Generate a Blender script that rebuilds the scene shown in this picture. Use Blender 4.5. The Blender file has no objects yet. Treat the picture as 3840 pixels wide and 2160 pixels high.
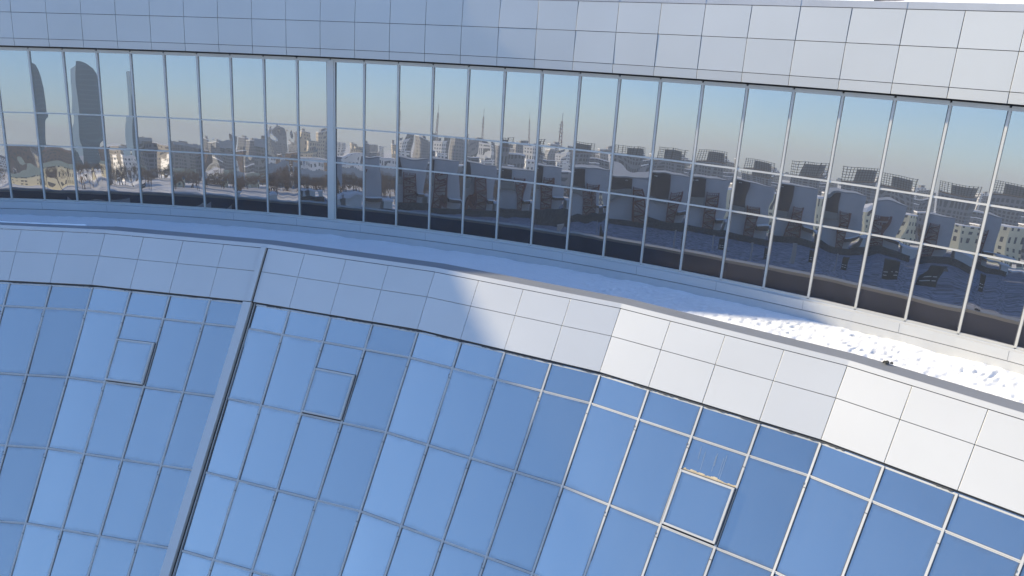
import bpy, bmesh, math, random
from mathutils import Vector, Matrix, noise
random.seed(7)
sc = bpy.context.scene
COL = sc.collection
PI = math.pi
CZ = 30.0                                   # drone height above the datum

# ------------------------------------------------------------------ camera
PITCH, ROLL, FPX = 0.33300484, 0.02378484, 3146.9
Fv = Vector((0, math.cos(PITCH), -math.sin(PITCH)))
R0 = Vector((1, 0, 0)); U0 = R0.cross(Fv)
cR, sR = math.cos(ROLL), math.sin(ROLL)
Rv = cR*R0 + sR*U0; Uv = -sR*R0 + cR*U0
cam = bpy.data.cameras.new('camera')
cam.sensor_width = 36; cam.lens = 36*FPX/3840; cam.clip_start = 0.1; cam.clip_end = 9000
camo = bpy.data.objects.new('camera', cam); COL.objects.link(camo)
M = Matrix((Rv, Uv, -Fv)).transposed().to_4x4(); M.translation = Vector((0, 0, CZ))
camo.matrix_world = M
sc.camera = camo

# ------------------------------------------------------------------ light
SUN_AZ, SUN_EL = -65.5, 20.35                # azimuth from +Y, negative to the left
sd = Vector((math.sin(math.radians(SUN_AZ))*math.cos(math.radians(SUN_EL)),
             math.cos(math.radians(SUN_AZ))*math.cos(math.radians(SUN_EL)),
             math.sin(math.radians(SUN_EL))))
w = bpy.data.worlds.new('World'); sc.world = w; w.use_nodes = True
nt = w.node_tree; bg = nt.nodes['Background']
sky = nt.nodes.new('ShaderNodeTexSky'); sky.sky_type = 'NISHITA'; sky.sun_disc = False
sky.sun_elevation = math.radians(SUN_EL); sky.sun_rotation = math.radians(SUN_AZ)
sky.air_density = 0.9; sky.dust_density = 0.6; sky.ozone_density = 4.0; sky.altitude = 200
tn = nt.nodes.new('ShaderNodeMix'); tn.data_type = 'RGBA'; tn.blend_type = 'MULTIPLY'; tn.inputs[0].default_value = 1
tn.inputs[7].default_value = (.78, .895, 1.04, 1)     # cold winter air
nt.links.new(sky.outputs[0], tn.inputs[6]); nt.links.new(tn.outputs[2], bg.inputs[0]); bg.inputs[1].default_value = 0.13
sl = bpy.data.lights.new('sun', 'SUN'); sl.energy = 4.6; sl.angle = math.radians(0.9); sl.color = (1, 0.86, 0.60)
so = bpy.data.objects.new('sun', sl); COL.objects.link(so)
so.rotation_euler = (-sd).to_track_quat('-Z', 'Y').to_euler()
so.location = (-60, 30, 90)
sc.view_settings.view_transform = 'Standard'; sc.view_settings.look = 'None'
sc.view_settings.exposure = 1.4; sc.view_settings.gamma = 1

# ------------------------------------------------------------------ helpers
def mat(name, col, rough=0.6, metal=0.0, var=0.0, vscale=1.5, bump=0.0, bscale=8.0, spec=0.5):
    m = bpy.data.materials.new(name); m.use_nodes = True; t = m.node_tree
    p = t.nodes['Principled BSDF']
    p.inputs['Base Color'].default_value = (*col, 1); p.inputs['Roughness'].default_value = rough
    p.inputs['Metallic'].default_value = metal; p.inputs['Specular IOR Level'].default_value = spec
    tc = t.nodes.new('ShaderNodeTexCoord')
    if var:
        n = t.nodes.new('ShaderNodeTexNoise'); n.inputs['Scale'].default_value = vscale; n.inputs['Detail'].default_value = 5
        r = t.nodes.new('ShaderNodeMapRange'); r.inputs['From Min'].default_value = .3; r.inputs['From Max'].default_value = .7
        r.inputs['To Min'].default_value = 1-var; r.inputs['To Max'].default_value = 1+var
        mx = t.nodes.new('ShaderNodeVectorMath'); mx.operation = 'SCALE'; mx.inputs[0].default_value = col
        t.links.new(tc.outputs['Object'], n.inputs['Vector']); t.links.new(n.outputs['Fac'], r.inputs['Value'])
        t.links.new(r.outputs[0], mx.inputs['Scale']); t.links.new(mx.outputs[0], p.inputs['Base Color'])
    if bump:
        n2 = t.nodes.new('ShaderNodeTexNoise'); n2.inputs['Scale'].default_value = bscale; n2.inputs['Detail'].default_value = 6
        b = t.nodes.new('ShaderNodeBump'); b.inputs['Distance'].default_value = bump
        t.links.new(tc.outputs['Object'], n2.inputs['Vector']); t.links.new(n2.outputs['Fac'], b.inputs['Height'])
        t.links.new(b.outputs[0], p.inputs['Normal'])
    return m

def glassmat(name, refl, dust, dustcol, tintvar=0.05, vscale=0.7):
    """coated mirror glass: tinted mirror with a thin film of dust on it"""
    m = bpy.data.materials.new(name); m.use_nodes = True; t = m.node_tree
    out = t.nodes['Material Output']; t.nodes.remove(t.nodes['Principled BSDF'])
    g = t.nodes.new('ShaderNodeBsdfGlossy'); g.inputs['Color'].default_value = (*refl, 1); g.inputs['Roughness'].default_value = 0.0
    d = t.nodes.new('ShaderNodeBsdfDiffuse'); d.inputs['Color'].default_value = (*dustcol, 1)
    x = t.nodes.new('ShaderNodeMixShader')
    tc = t.nodes.new('ShaderNodeTexCoord'); n = t.nodes.new('ShaderNodeTexNoise')
    n.inputs['Scale'].default_value = vscale; n.inputs['Detail'].default_value = 4
    r = t.nodes.new('ShaderNodeMapRange'); r.inputs['From Min'].default_value = .3; r.inputs['From Max'].default_value = .7
    r.inputs['To Min'].default_value = dust*(1-tintvar*4); r.inputs['To Max'].default_value = dust*(1+tintvar*4)
    t.links.new(tc.outputs['Object'], n.inputs['Vector']); t.links.new(n.outputs['Fac'], r.inputs['Value'])
    t.links.new(r.outputs[0], x.inputs[0]); t.links.new(g.outputs[0], x.inputs[1]); t.links.new(d.outputs[0], x.inputs[2])
    t.links.new(x.outputs[0], out.inputs['Surface'])
    return m

def wallmat(name, wall, win, wx=3.0, wz=3.0, fx=.5, fz=.5, rough=.8):
    """rendered facade with a regular grid of windows, in metres along UV"""
    m = bpy.data.materials.new(name); m.use_nodes = True; t = m.node_tree; p = t.nodes['Principled BSDF']
    uv = t.nodes.new('ShaderNodeUVMap'); s = t.nodes.new('ShaderNodeSeparateXYZ'); t.links.new(uv.outputs[0], s.inputs[0])
    def band(sock, per, fr):
        a = t.nodes.new('ShaderNodeMath'); a.operation = 'DIVIDE'; a.inputs[1].default_value = per; t.links.new(sock, a.inputs[0])
        b = t.nodes.new('ShaderNodeMath'); b.operation = 'FRACT'; t.links.new(a.outputs[0], b.inputs[0])
        c = t.nodes.new('ShaderNodeMath'); c.operation = 'SUBTRACT'; c.inputs[1].default_value = .5; t.links.new(b.outputs[0], c.inputs[0])
        d = t.nodes.new('ShaderNodeMath'); d.operation = 'ABSOLUTE'; t.links.new(c.outputs[0], d.inputs[0])
        e = t.nodes.new('ShaderNodeMath'); e.operation = 'LESS_THAN'; e.inputs[1].default_value = fr/2; t.links.new(d.outputs[0], e.inputs[0])
        return e.outputs[0]
    a = band(s.outputs[0], wx, fx); b = band(s.outputs[1], wz, fz)
    c = t.nodes.new('ShaderNodeMath'); c.operation = 'MULTIPLY'; t.links.new(a, c.inputs[0]); t.links.new(b, c.inputs[1])
    n = t.nodes.new('ShaderNodeTexNoise'); n.inputs['Scale'].default_value = .15; t.links.new(uv.outputs[0], n.inputs['Vector'])
    r = t.nodes.new('ShaderNodeMapRange'); r.inputs['To Min'].default_value = .75; r.inputs['To Max'].default_value = 1.2
    t.links.new(n.outputs['Fac'], r.inputs['Value'])
    wv = t.nodes.new('ShaderNodeVectorMath'); wv.operation = 'SCALE'; wv.inputs[0].default_value = wall; t.links.new(r.outputs[0], wv.inputs['Scale'])
    mx = t.nodes.new('ShaderNodeMix'); mx.data_type = 'RGBA'; t.links.new(c.outputs[0], mx.inputs[0])
    t.links.new(wv.outputs[0], mx.inputs[6]); mx.inputs[7].default_value = (*win, 1)
    t.links.new(mx.outputs[2], p.inputs['Base Color']); p.inputs['Roughness'].default_value = rough
    return m

class MB:
    """collects quads, boxes and bars and links them as one mesh object"""
    def __init__(s): s.v = []; s.f = []; s.mi = []; s.uv = []
    def quad(s, pts, mi=0, uv=None):
        n = len(s.v); s.v += [tuple(p) for p in pts]; s.f.append(tuple(range(n, n+len(pts)))); s.mi.append(mi)
        s.uv.append(uv or [(0, 0)]*len(pts))
    def hexa(s, a, b, mi=0):
        """a, b: two rings of four corners"""
        n = len(s.v); s.v += [tuple(p) for p in a]+[tuple(p) for p in b]
        k = len(a)
        fs = [tuple(n+i for i in range(k)), tuple(n+k+i for i in reversed(range(k)))]
        for i in range(k): fs.append((n+i, n+k+i, n+k+(i+1) % k, n+(i+1) % k))
        for f in fs: s.f.append(f); s.mi.append(mi); s.uv.append([(0, 0)]*len(f))
    def bar(s, p0, p1, wd, w, dd, d0, d1, mi=0):
        """prism from p0 to p1, width w along wd (centred), depth d0..d1 along dd"""
        p0 = Vector(p0); p1 = Vector(p1)
        ring = lambda p: [p-wd*w/2+dd*d0, p+wd*w/2+dd*d0, p+wd*w/2+dd*d1, p-wd*w/2+dd*d1]
        s.hexa(ring(p0), ring(p1), mi)
    def box(s, c, x, y, z0, z1, rz=0, mi=0):
        cx, cy = c; ca, sa = math.cos(rz), math.sin(rz); r = []
        for u, v in ((-x/2, -y/2), (x/2, -y/2), (x/2, y/2), (-x/2, y/2)): r.append((cx+u*ca-v*sa, cy+u*sa+v*ca))
        a = [(p[0], p[1], z0) for p in r]; b = [(p[0], p[1], z1) for p in r]
        n = len(s.v); s.v += a+b
        s.f.append((n+3, n+2, n+1, n)); s.mi.append(mi); s.uv.append([(0, 0)]*4)
        s.f.append((n+4, n+5, n+6, n+7)); s.mi.append(mi); s.uv.append([(0, 0)]*4)
        u0 = 0
        for i in range(4):
            L = (x, y)[i % 2]; j = (i+1) % 4
            s.f.append((n+i, n+j, n+4+j, n+4+i)); s.mi.append(mi); s.uv.append([(u0, 0), (u0+L, 0), (u0+L, z1-z0), (u0, z1-z0)]); u0 += L
    def build(s, name, mats, parent=None, smooth=False, recalc=True):
        me = bpy.data.meshes.new(name); me.from_pydata(s.v, [], s.f)
        if not isinstance(mats, (list, tuple)): mats = [mats]
        for m in mats: me.materials.append(m)
        uvl = me.uv_layers.new(name='UVMap')
        for poly, uv, mi in zip(me.polygons, s.uv, s.mi):
            poly.material_index = mi; poly.use_smooth = smooth
            for k, li in enumerate(poly.loop_indices): uvl.data[li].uv = uv[k]
        if recalc:
            bm = bmesh.new(); bm.from_mesh(me); bmesh.ops.recalc_face_normals(bm, faces=bm.faces); bm.to_mesh(me); bm.free()
        o = bpy.data.objects.new(name, me); COL.objects.link(o)
        if parent is not None:
            o.parent = parent; o.matrix_parent_inverse = parent.matrix_world.inverted()
        return o
def empty(name, loc):
    o = bpy.data.objects.new(name, None); COL.objects.link(o); o.location = loc
    o.matrix_world = Matrix.Translation(Vector(loc)); return o
def tag(o, label=None, cat=None, group=None, kind=None):
    if label: o['label'] = label
    if cat: o['category'] = cat
    if group: o['group'] = group
    if kind: o['kind'] = kind
    return o

# ------------------------------------------------------------------ materials
M_panel = mat('aluminium composite panel', (.49, .48, .45), .40, .2, .03, .35)
M_fascia = mat('upper composite panel', (.42, .415, .395), .40, .2, .03, .35)
M_cap = mat('metal cap', (.34, .34, .345), .45, .3, .05, .8)
M_coping = mat('grey metal coping', (.25, .255, .265), .45, .3, .06, .6)
M_frame = mat('white aluminium frame', (.45, .435, .40), .42, .15, .04, 1.2)
M_dark = mat('dark joint', (.03, .034, .04), .8)
M_gasket = mat('dark gasket', (.05, .055, .065), .6)
M_sill = mat('sill metal', (.50, .50, .49), .42, .25, .04, .5)
M_snow = mat('snow', (.78, .785, .785), .7, 0, .02, 1.5, .02, 6, .3)
M_glassU = glassmat('mirror glass', (.405, .38, .365), .02, (.30, .32, .36))
def dirtyglass(name, refl, dust, dustcol):
    """mirror glass with melt-water streaks and grime gathered along the frame"""
    m = glassmat(name, refl, dust, dustcol); t = m.node_tree; N = t.nodes.new; K = t.links.new
    out = t.nodes['Material Output']; src = out.inputs['Surface'].links[0].from_socket
    uv = N('ShaderNodeUVMap'); ge = N('ShaderNodeNewGeometry'); sp = N('ShaderNodeSeparateXYZ'); K(uv.outputs[0], sp.inputs[0])
    def mth(op, a, b=None, c=None):
        n = N('ShaderNodeMath'); n.operation = op
        for i, x in enumerate((a, b, c)):
            if x is None: continue
            if isinstance(x, (int, float)): n.inputs[i].default_value = x
            else: K(x, n.inputs[i])
        return n.outputs[0]
    def edge(sock, size): return mth('MULTIPLY', mth('MINIMUM', sock, mth('SUBTRACT', 1.0, sock)), size)
    d = mth('MINIMUM', edge(sp.outputs[0], 1.7), edge(sp.outputs[1], 2.4))
    n1 = N('ShaderNodeTexNoise'); n1.inputs['Scale'].default_value = 2.2; n1.inputs['Detail'].default_value = 5; K(ge.outputs['Position'], n1.inputs['Vector'])
    g = mth('MULTIPLY', mth('SUBTRACT', 1.0, mth('MINIMUM', 1.0, mth('DIVIDE', d, mth('MULTIPLY_ADD', n1.outputs['Fac'], .34, -.03)))), .30)
    g = mth('MAXIMUM', g, 0.0)
    # streaks: noise squeezed across the pane, long down the slope
    mp = N('ShaderNodeMapping'); mp.inputs['Scale'].default_value = (26, .9, 1); K(uv.outputs[0], mp.inputs[0])
    ad = N('ShaderNodeVectorMath'); ad.operation = 'ADD'; K(mp.outputs[0], ad.inputs[0])
    fl = N('ShaderNodeVectorMath'); fl.operation = 'SCALE'; fl.inputs['Scale'].default_value = .05; K(ge.outputs['Position'], fl.inputs[0]); K(fl.outputs[0], ad.inputs[1])
    n2 = N('ShaderNodeTexNoise'); n2.inputs['Scale'].default_value = 1.0; n2.inputs['Detail'].default_value = 3; K(ad.outputs[0], n2.inputs['Vector'])
    st = mth('MULTIPLY', mth('MAXIMUM', 0.0, mth('SUBTRACT', n2.outputs['Fac'], .55)), .16)
    dk = N('ShaderNodeBsdfDiffuse'); dk.inputs['Color'].default_value = (.06, .075, .09, 1)
    lt = N('ShaderNodeBsdfDiffuse'); lt.inputs['Color'].default_value = (.32, .37, .41, 1)
    x1 = N('ShaderNodeMixShader'); K(st, x1.inputs[0]); K(src, x1.inputs[1]); K(lt.outputs[0], x1.inputs[2])
    x2 = N('ShaderNodeMixShader'); K(g, x2.inputs[0]); K(x1.outputs[0], x2.inputs[1]); K(dk.outputs[0], x2.inputs[2])
    K(x2.outputs[0], out.inputs['Surface'])
    return m
M_glassL = dirtyglass('sloped mirror glass', (.555, .555, .505), .04, (.30, .36, .40))

# ------------------------------------------------------------------ the upper ring (window ribbon)
CU = Vector((-23.0818889, -18.1888710)); RU = 54.8694722; A14 = 0.39364002; KU = 0.08392624
HT, H1, H2, HB = -2.53666, -5.220723, -6.639391, -9.026112
DA = 2*math.asin(.75/RU)
def er(a): return Vector((math.sin(a), math.cos(a), 0))
def tg(a): return Vector((math.cos(a), -math.sin(a), 0))
def ang(m): return A14+DA*(m-14)
def RUh(h): return RU+KU*(h-HB)
def U(a, R, h): return Vector((CU.x+R*math.sin(a), CU.y+R*math.cos(a), CZ+h))
def Uw(a, h): return U(a, RUh(h), h)

ROOT = empty('curved_building', (CU.x+RU*math.sin(.4), CU.y+RU*math.cos(.4), 4.0))
tag(ROOT, 'concave curved building of mirror glass ribbon windows, pale metal panels and sloped blue glazing', 'building')

YAW = {-1: .1, 0: -.1, 1: .05, 2: 0, 3: -.05, 11: .24, 12: -.5, 13: .05, 14: .01, 15: -.09, 16: .7, 17: .19, 18: -.46, 19: -.17, 20: .11, 21: -.04, 22: -.13, 23: -.37, 24: .34, 25: -.1, 26: .24}
M0, M1 = -6, 31
rw = random.Random(3)
for m in range(M0, M1):
    a0, a1 = ang(m), ang(m+1); am = (a0+a1)/2
    n_h = -er(am); t = tg(am)
    up = (Uw(am, HT)-Uw(am, HB)).normalized(); n = t.cross(up); n = n if n.dot(n_h) > 0 else -n
    yaw = math.radians(YAW.get(m, rw.gauss(0, .25)))/2
    tilt = math.radians(.45+rw.gauss(0, .06))
    g = MB(); g_s = []
    for r, (ha, hb) in enumerate(((HT, H1), (H1, H2), (H2, HB))):
        c00, c10, c01, c11 = Uw(a0, hb), Uw(a1, hb), Uw(a0, ha), Uw(a1, ha)
        H = (c01-c00).length; NX, NY = 14, 18
        A = [rw.gauss(0, .0010 if m < 11 else .0008) for _ in range(5)]; ph = [rw.uniform(0, 6.28) for _ in range(5)]
        s = (.55, .6, 1.2)[r]
        b = len(g.v)
        for j in range(NY+1):
            v = j/NY
            for i in range(NX+1):
                u = i/NX
                p = (c00*(1-u)+c10*u)*(1-v)+(c01*(1-u)+c11*u)*v
                off = -yaw*(u-.5)*1.5-tilt*(v-.5)*H
                off += s*(1.5*A[0]*math.sin(PI*u)*math.sin(PI*v)+.7*A[1]*math.sin(2*PI*u+ph[1])*math.sin(PI*v)
                          + .8*A[2]*math.sin(2*PI*v+ph[2])+.35*A[3]*math.sin(3*PI*v+2*u+ph[3])+.25*A[4]*math.sin(5*PI*u+3*v+ph[4]))
                g.v.append(tuple(p+n*off))
        for j in range(NY):
            for i in range(NX):
                q = b+j*(NX+1)+i; g.f.append((q, q+1, q+NX+2, q+NX+1)); g.mi.append(0); g.uv.append([(0, 0)]*4)
    win = g.build('ribbon_window', M_glassU, ROOT, smooth=True)
    f = MB()
    if m != 10: f.bar(Uw(a0, HB), Uw(a0, HT), tg(a0), .066, -er(a0), -.03, .055)
    else: f.bar(Uw(a0, HB), Uw(a0, HT), tg(a0), .06, -er(a0), -.03, .02)
    f.bar(Uw(a0, HB)-tg(a0)*.05, Uw(a0, HT)-tg(a0)*.05, tg(a0), .03, -er(a0), -.03, .012, 1)
    e0, e1 = .033/1.5, 1-.033/1.5
    for h in (H1, H2):
        P, Q = Uw(a0, h), Uw(a1, h); f.bar(P.lerp(Q, e0), P.lerp(Q, e1), up, .055, n, -.03, .04)
    P, Q = Uw(a0, HB), Uw(a1, HB); f.bar(P.lerp(Q, e0), P.lerp(Q, e1), up, .07, n, -.03, .045)
    P, Q = Uw(a0, HT-.02), Uw(a1, HT-.02); f.bar(P.lerp(Q, e0), P.lerp(Q, e1), up, .13, n, -.03, .05)
    f.build('window_frame', [M_frame, M_gasket], win)
# wide cover strip between two runs of the ribbon
f = MB(); a = ang(10)
f.bar(Uw(a, HB), Uw(a, HT), tg(a), .30, -er(a), .022, .075)
f.bar(Uw(a, HB)-tg(a)*.165, Uw(a, HT)-tg(a)*.165, tg(a), .03, -er(a), -.03, .045, 1)
f.bar(Uw(a, HB)+tg(a)*.185, Uw(a, HT)+tg(a)*.185, tg(a), .06, -er(a), -.03, .055, 0)
f.bar(Uw(a, HB)+tg(a)*.23, Uw(a, HT)+tg(a)*.23, tg(a), .03, -er(a), -.03, .02, 1)
f.build('mullion_cover', [M_frame, M_gasket], ROOT)

# panel band above the ribbon
PR = [55.0882, 54.9534, 54.8501, 54.8409]; PH = [-.0555, -1.0367, -2.0811, -2.392]
def pang(j): return .3917+.0275*(j-13)
def facet(name, c, n, thick, gap, mats, parent, rng=None):
    """one flat cladding panel from four corners (bl, br, tr, tl), with small open joints"""
    bl, br, tr, tl = c; u = (br-bl).normalized(); v = (tl-bl).normalized()
    q = [bl+u*gap+v*gap, br-u*gap+v*gap, tr-u*gap-v*gap, tl+u*gap-v*gap]
    if rng:
        d = [rng.gauss(0, .003) for _ in range(2)]
        q = [q[0]+n*d[0], q[1]+n*d[1], q[2]-n*d[0], q[3]-n*d[1]]
    e = .006
    f = MB(); mid = sum(q, Vector())/4
    ins = [p+(mid-p).normalized()*e for p in q]
    f.hexa([p-n*thick for p in q], [p-n*e*.7 for p in q]); 
    b = len(f.v)
    f = MB(); f.v = [tuple(p-n*thick) for p in q]+[tuple(p-n*e*.7) for p in q]+[tuple(p) for p in ins]
    f.f = [(3, 2, 1, 0), (8, 9, 10, 11)]+[(i, (i+1) % 4, 4+(i+1) % 4, 4+i) for i in range(4)]+[(4+i, 4+(i+1) % 4, 8+(i+1) % 4, 8+i) for i in range(4)]
    f.mi = [0]*len(f.f); f.uv = [[(0, 0)]*4]*len(f.f)
    return f.build(name, mats, parent)
rp = random.Random(5)
J0, J1 = -4, 29
for j in range(J0, J1):
    a0, a1 = pang(j), pang(j+1); am = (a0+a1)/2
    for r in range(3):
        c = [U(a0, PR[r+1], PH[r+1]), U(a1, PR[r+1], PH[r+1]), U(a1, PR[r], PH[r]), U(a0, PR[r], PH[r])]
        n = (c[1]-c[0]).cross(c[3]-c[0]).normalized(); n = n if n.dot(-er(am)) > 0 else -n
        facet('fascia_panel', c, n, .03, .0085, M_fascia, ROOT, rp)
def ring(name, prof, mats, a0, a1, da, parent, smooth=False, P=U, mis=None):
    """sweep an open profile of (R, h) round the building"""
    f = MB(); N = max(1, round((a1-a0)/da)); k = len(prof)
    for i in range(N):
        b0, b1 = a0+(a1-a0)*i/N, a0+(a1-a0)*(i+1)/N
        for q in range(k-1):
            f.quad([P(b0, *prof[q]), P(b1, *prof[q]), P(b1, *prof[q+1]), P(b0, *prof[q+1])], mis[q] if mis else 0)
    return f.build(name, mats, parent, smooth, recalc=False)
AA, AB = pang(J0), pang(J1)
AX = pang(J0-14)
ring('fascia_backing', [(PR[3]+.05, PH[3]+.01), (PR[2]+.05, PH[2]), (PR[1]+.05, PH[1]), (PR[0]+.05, PH[0])], M_dark, AA, AB, .0275, ROOT)
ring('soffit', [(PR[3]+.002, PH[3]-.004), (55.55, PH[3]-.03)], M_dark, AA, AB, .0275, ROOT)
ring('fascia_cap', [(PR[0]+.02, PH[0]+.004), (PR[0]+.004, PH[0]+.012), (PR[0]+.03, PH[0]+.19), (PR[0]+.045, PH[0]+.2), (PR[0]+.62, PH[0]+.16), (PR[0]+.62, PH[0]-.3)], M_cap, AA, AB, .0275/2, ROOT)
for j in range(J0, J1, 2):                       # cap joint covers
    f = MB(); a = pang(j+.98)
    f.bar(U(a, PR[0]+.002, PH[0]+.014), U(a, PR[0]+.028, PH[0]+.192), tg(a), .03, -er(a), 0, .006)
    f.build('cap_joint', M_cap, ROOT)
# sill below the ribbon
g0 = HB-.035
SA, SB = ang(M0), ang(M1)
ring('sill', [(RU+.02, g0), (RU-.045, g0-.002), (RU-.05, g0-.02), (RU-.14, g0-.05), (RU-.15, g0-.055), (RU-.15, g0-.36)], M_sill, SA, SB, DA, ROOT)
ring('sill_groove', [(RU-.145, g0-.36), (RU-.10, g0-.365), (RU-.10, g0-.385), (RU-.13, g0-.386)], M_gasket, SA, SB, DA, ROOT)
ring('sill_skirt', [(RU-.125, g0-.38), (RU-.15, g0-.385), (RU-.15, g0-1.0)], M_sill, SA, SB, DA, ROOT)
f = MB()
for m in range(M0, M1, 2):
    a = ang(m+.93); f.bar(U(a, RU-.15, g0-.352), U(a, RU-.15, g0-.06), tg(a), .008, -er(a), .0, .003)
f.build('sill_joint', M_gasket, ROOT)
# plain continuation of the ring to the left, outside the frame
ring('fascia_run', [(PR[3], PH[3]), (PR[2], PH[2]), (PR[1], PH[1]), (PR[0], PH[0]), (PR[0]+.03, PH[0]+.19), (PR[0]+.6, PH[0]+.16)], M_fascia, AX, AA-.0003, .0275, ROOT)
ring('ribbon_run', [(RU, HB), (RUh(HT), HT)], M_glassU, AX, SA-.0003, DA, ROOT)
ring('sill_run', [(RU-.15, g0-1.0), (RU-.15, g0), (RU, HB)], M_sill, AX, SA-.0003, DA, ROOT)
ring('leak_blocker', [(57.5, PH[0]+.09), (57.5, -30)], M_dark, AX, AB, .0275, ROOT)  # unseen dark sheet added to stop low sun leaking in from behind
# roof of the upper ring
ring('roof', [(PR[0]+.6, PH[0]+.10), (75, PH[0]+.10)], M_cap, AX, AB, .0275, ROOT)
def snowring(name, a0, a1, na, rs, hfun, kind='stuff', C=U, label=''):
    f = MB(); nr = len(rs)
    for i in range(na+1):
        a = a0+(a1-a0)*i/na
        for k, R in enumerate(rs):
            RR, h = hfun(a, R, k); f.v.append(tuple(C(a, RR, h)))
    for i in range(na):
        for k in range(nr-1):
            q = i*nr+k; f.f.append((q, q+1, q+nr+1, q+nr)); f.mi.append(0); f.uv.append([(0, 0)]*4)
    o = f.build(name, M_snow, None, True, recalc=False)
    return tag(o, label, 'snow', None, kind)
def roofsnow(a, R, k):
    x = a*55; e = .06*noise.noise((x*.7, 3, 0))
    base = [PH[0]+.10, PH[0]+.2, PH[0]+.27, PH[0]+.30, PH[0]+.3, PH[0]+.3, PH[0]+.1][k]
    return R+(e if k < 4 else 0), base+(.05*noise.noise((x*.35, R*.5, 2))+.02*noise.noise((x*2, R, 5)) if 0 < k < 6 else 0)
snowring('roof_snow', AA, AB, 420, [55.72, 55.78, 55.9, 56.2, 57.5, 60, 60.4], roofsnow, label='white snow lying on the roof behind the topmost metal cap')
ring('inner_upstand', [(60.5, PH[0]+.1), (60.5, PH[0]+.75), (60.9, PH[0]+.75)], M_cap, AA, AB, .0275, ROOT)

# ------------------------------------------------------------------ the lower ring (sloped glazing)
LAM = .93
CL = Vector((-24.68419, -19.85624))*LAM; A10L, DAL = .41708, .03395
LR = [53.838, 53.261, 52.533, 52.599, 51.993, 50.312, 48.601, 46.887, 45.17, 43.45, 41.73]
LH = [-9.6, -10.391, -11.406, -11.493, -12.309, -14.503, -16.7, -18.902, -21.1, -23.3, -25.5]
LR = [x*LAM for x in LR]; LH = [x*LAM for x in LH]
DJ = [.008, .005, -.002, -.019, -.028, -.033, .007, -.05, -.036, -.039, .009, .035, .024, .013, .003, -.009, -.001, -.005, -.016, -.043, -.039]
def jd(j):
    if j <= 0: return DJ[0]
    if j >= 20: return DJ[20]*.5
    i = int(math.floor(j)); fr = j-i
    return DJ[i]*(1-fr)+DJ[min(i+1, 20)]*fr
def Lxy(j, R):
    j = j+jd(j); i0 = math.floor((j-2)/4)*4+2; fr = (j-i0)/4
    d = er(A10L+DAL*(i0-10))*(1-fr)+er(A10L+DAL*(i0+4-10))*fr
    return Vector((CL.x+R*d.x, CL.y+R*d.y, 0))
def Lp(j, R, h): p = Lxy(j, R); p.z = CZ+h; return p
def L(j, r): return Lp(j, LR[r], LH[r])
def lnorm(j):
    p = L(j+.02, 4); n = (L(j+.2, 4)-p).cross(L(j+.02, 3)-p).normalized(); return n if n.z > 0 else -n
LJ0, LJ1 = -4, 23
def seen(P):
    d = P-Vector((0, 0, CZ)); z = d.dot(Fv)
    if z <= 0: return False
    x = 1920+FPX*d.dot(Rv)/z; y = 1080-FPX*d.dot(Uv)/z
    return -60 < x < 3900 and -60 < y < 2220
rl = random.Random(11)
CUT = .16                                            # the movement joint sits at column 6
def jr(j): return j
f_rest = MB()
for j in range(LJ0, LJ1):
    n = lnorm(j+.3); t = (L(j+1, 0)-L(j, 0)).normalized()
    jl, jrr = float(j), float(j+1)
    if j == 5: jrr = 5.87
    if j == 6: jl = 6.015
    for r in (0, 1):
        c = [L(jl, r+1), L(jrr, r+1), L(jrr, r), L(jl, r)]
        facet('parapet_panel', c, n, .03, .0075, M_panel, ROOT, rl)
f = MB()
for j in range(LJ0, LJ1):
    for r in (0, 1):
        o = -lnorm(j+.3)*.05
        f.quad([L(j, r+1)+o, L(j+1, r+1)+o, L(j+1, r)+o, L(j, r)+o])
f.build('parapet_backing', M_dark, ROOT, recalc=False)
# coping of the lower ring: small lip, flat top
f = MB()
for j in range(LJ0, LJ1):
    prof = [(LR[0]+.012, LH[0]+.006), (LR[0]-.004, LH[0]+.012), (LR[0]+.09, LH[0]+.125), (LR[0]+.10, LH[0]+.13), (LR[0]+.68, LH[0]+.11), (LR[0]+.69, LH[0]+.10), (LR[0]+.69, LH[0]+.0)]
    j1 = j+1
    for q in range(len(prof)-1):
        f.quad([Lp(j, *prof[q]), Lp(j1, *prof[q]), Lp(j1, *prof[q+1]), Lp(j, *prof[q+1])], 0 if q == 3 else 1)
f.build('coping', [M_coping, M_panel], ROOT, recalc=False)
f = MB()
for j in range(LJ0, LJ1):
    prof = [(LR[0]+.66, LH[0]+.06), (LR[0]+.66, LH[0]-1.2)]
    for q in range(1): f.quad([Lp(j, *prof[q]), Lp(j+1, *prof[q]), Lp(j+1, *prof[q+1]), Lp(j, *prof[q+1])])
f.build('parapet_back', mat('dark membrane', (.17, .175, .22), .7, 0, .12, .6), ROOT, recalc=False)
# shadow gap and dirt line under the panels
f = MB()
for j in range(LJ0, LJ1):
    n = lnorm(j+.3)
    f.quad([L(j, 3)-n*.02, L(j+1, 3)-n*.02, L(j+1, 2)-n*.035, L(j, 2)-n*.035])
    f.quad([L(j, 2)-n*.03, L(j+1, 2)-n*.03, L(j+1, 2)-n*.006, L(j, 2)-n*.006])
f.build('shadow_gap', M_dark, ROOT, recalc=False)
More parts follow.
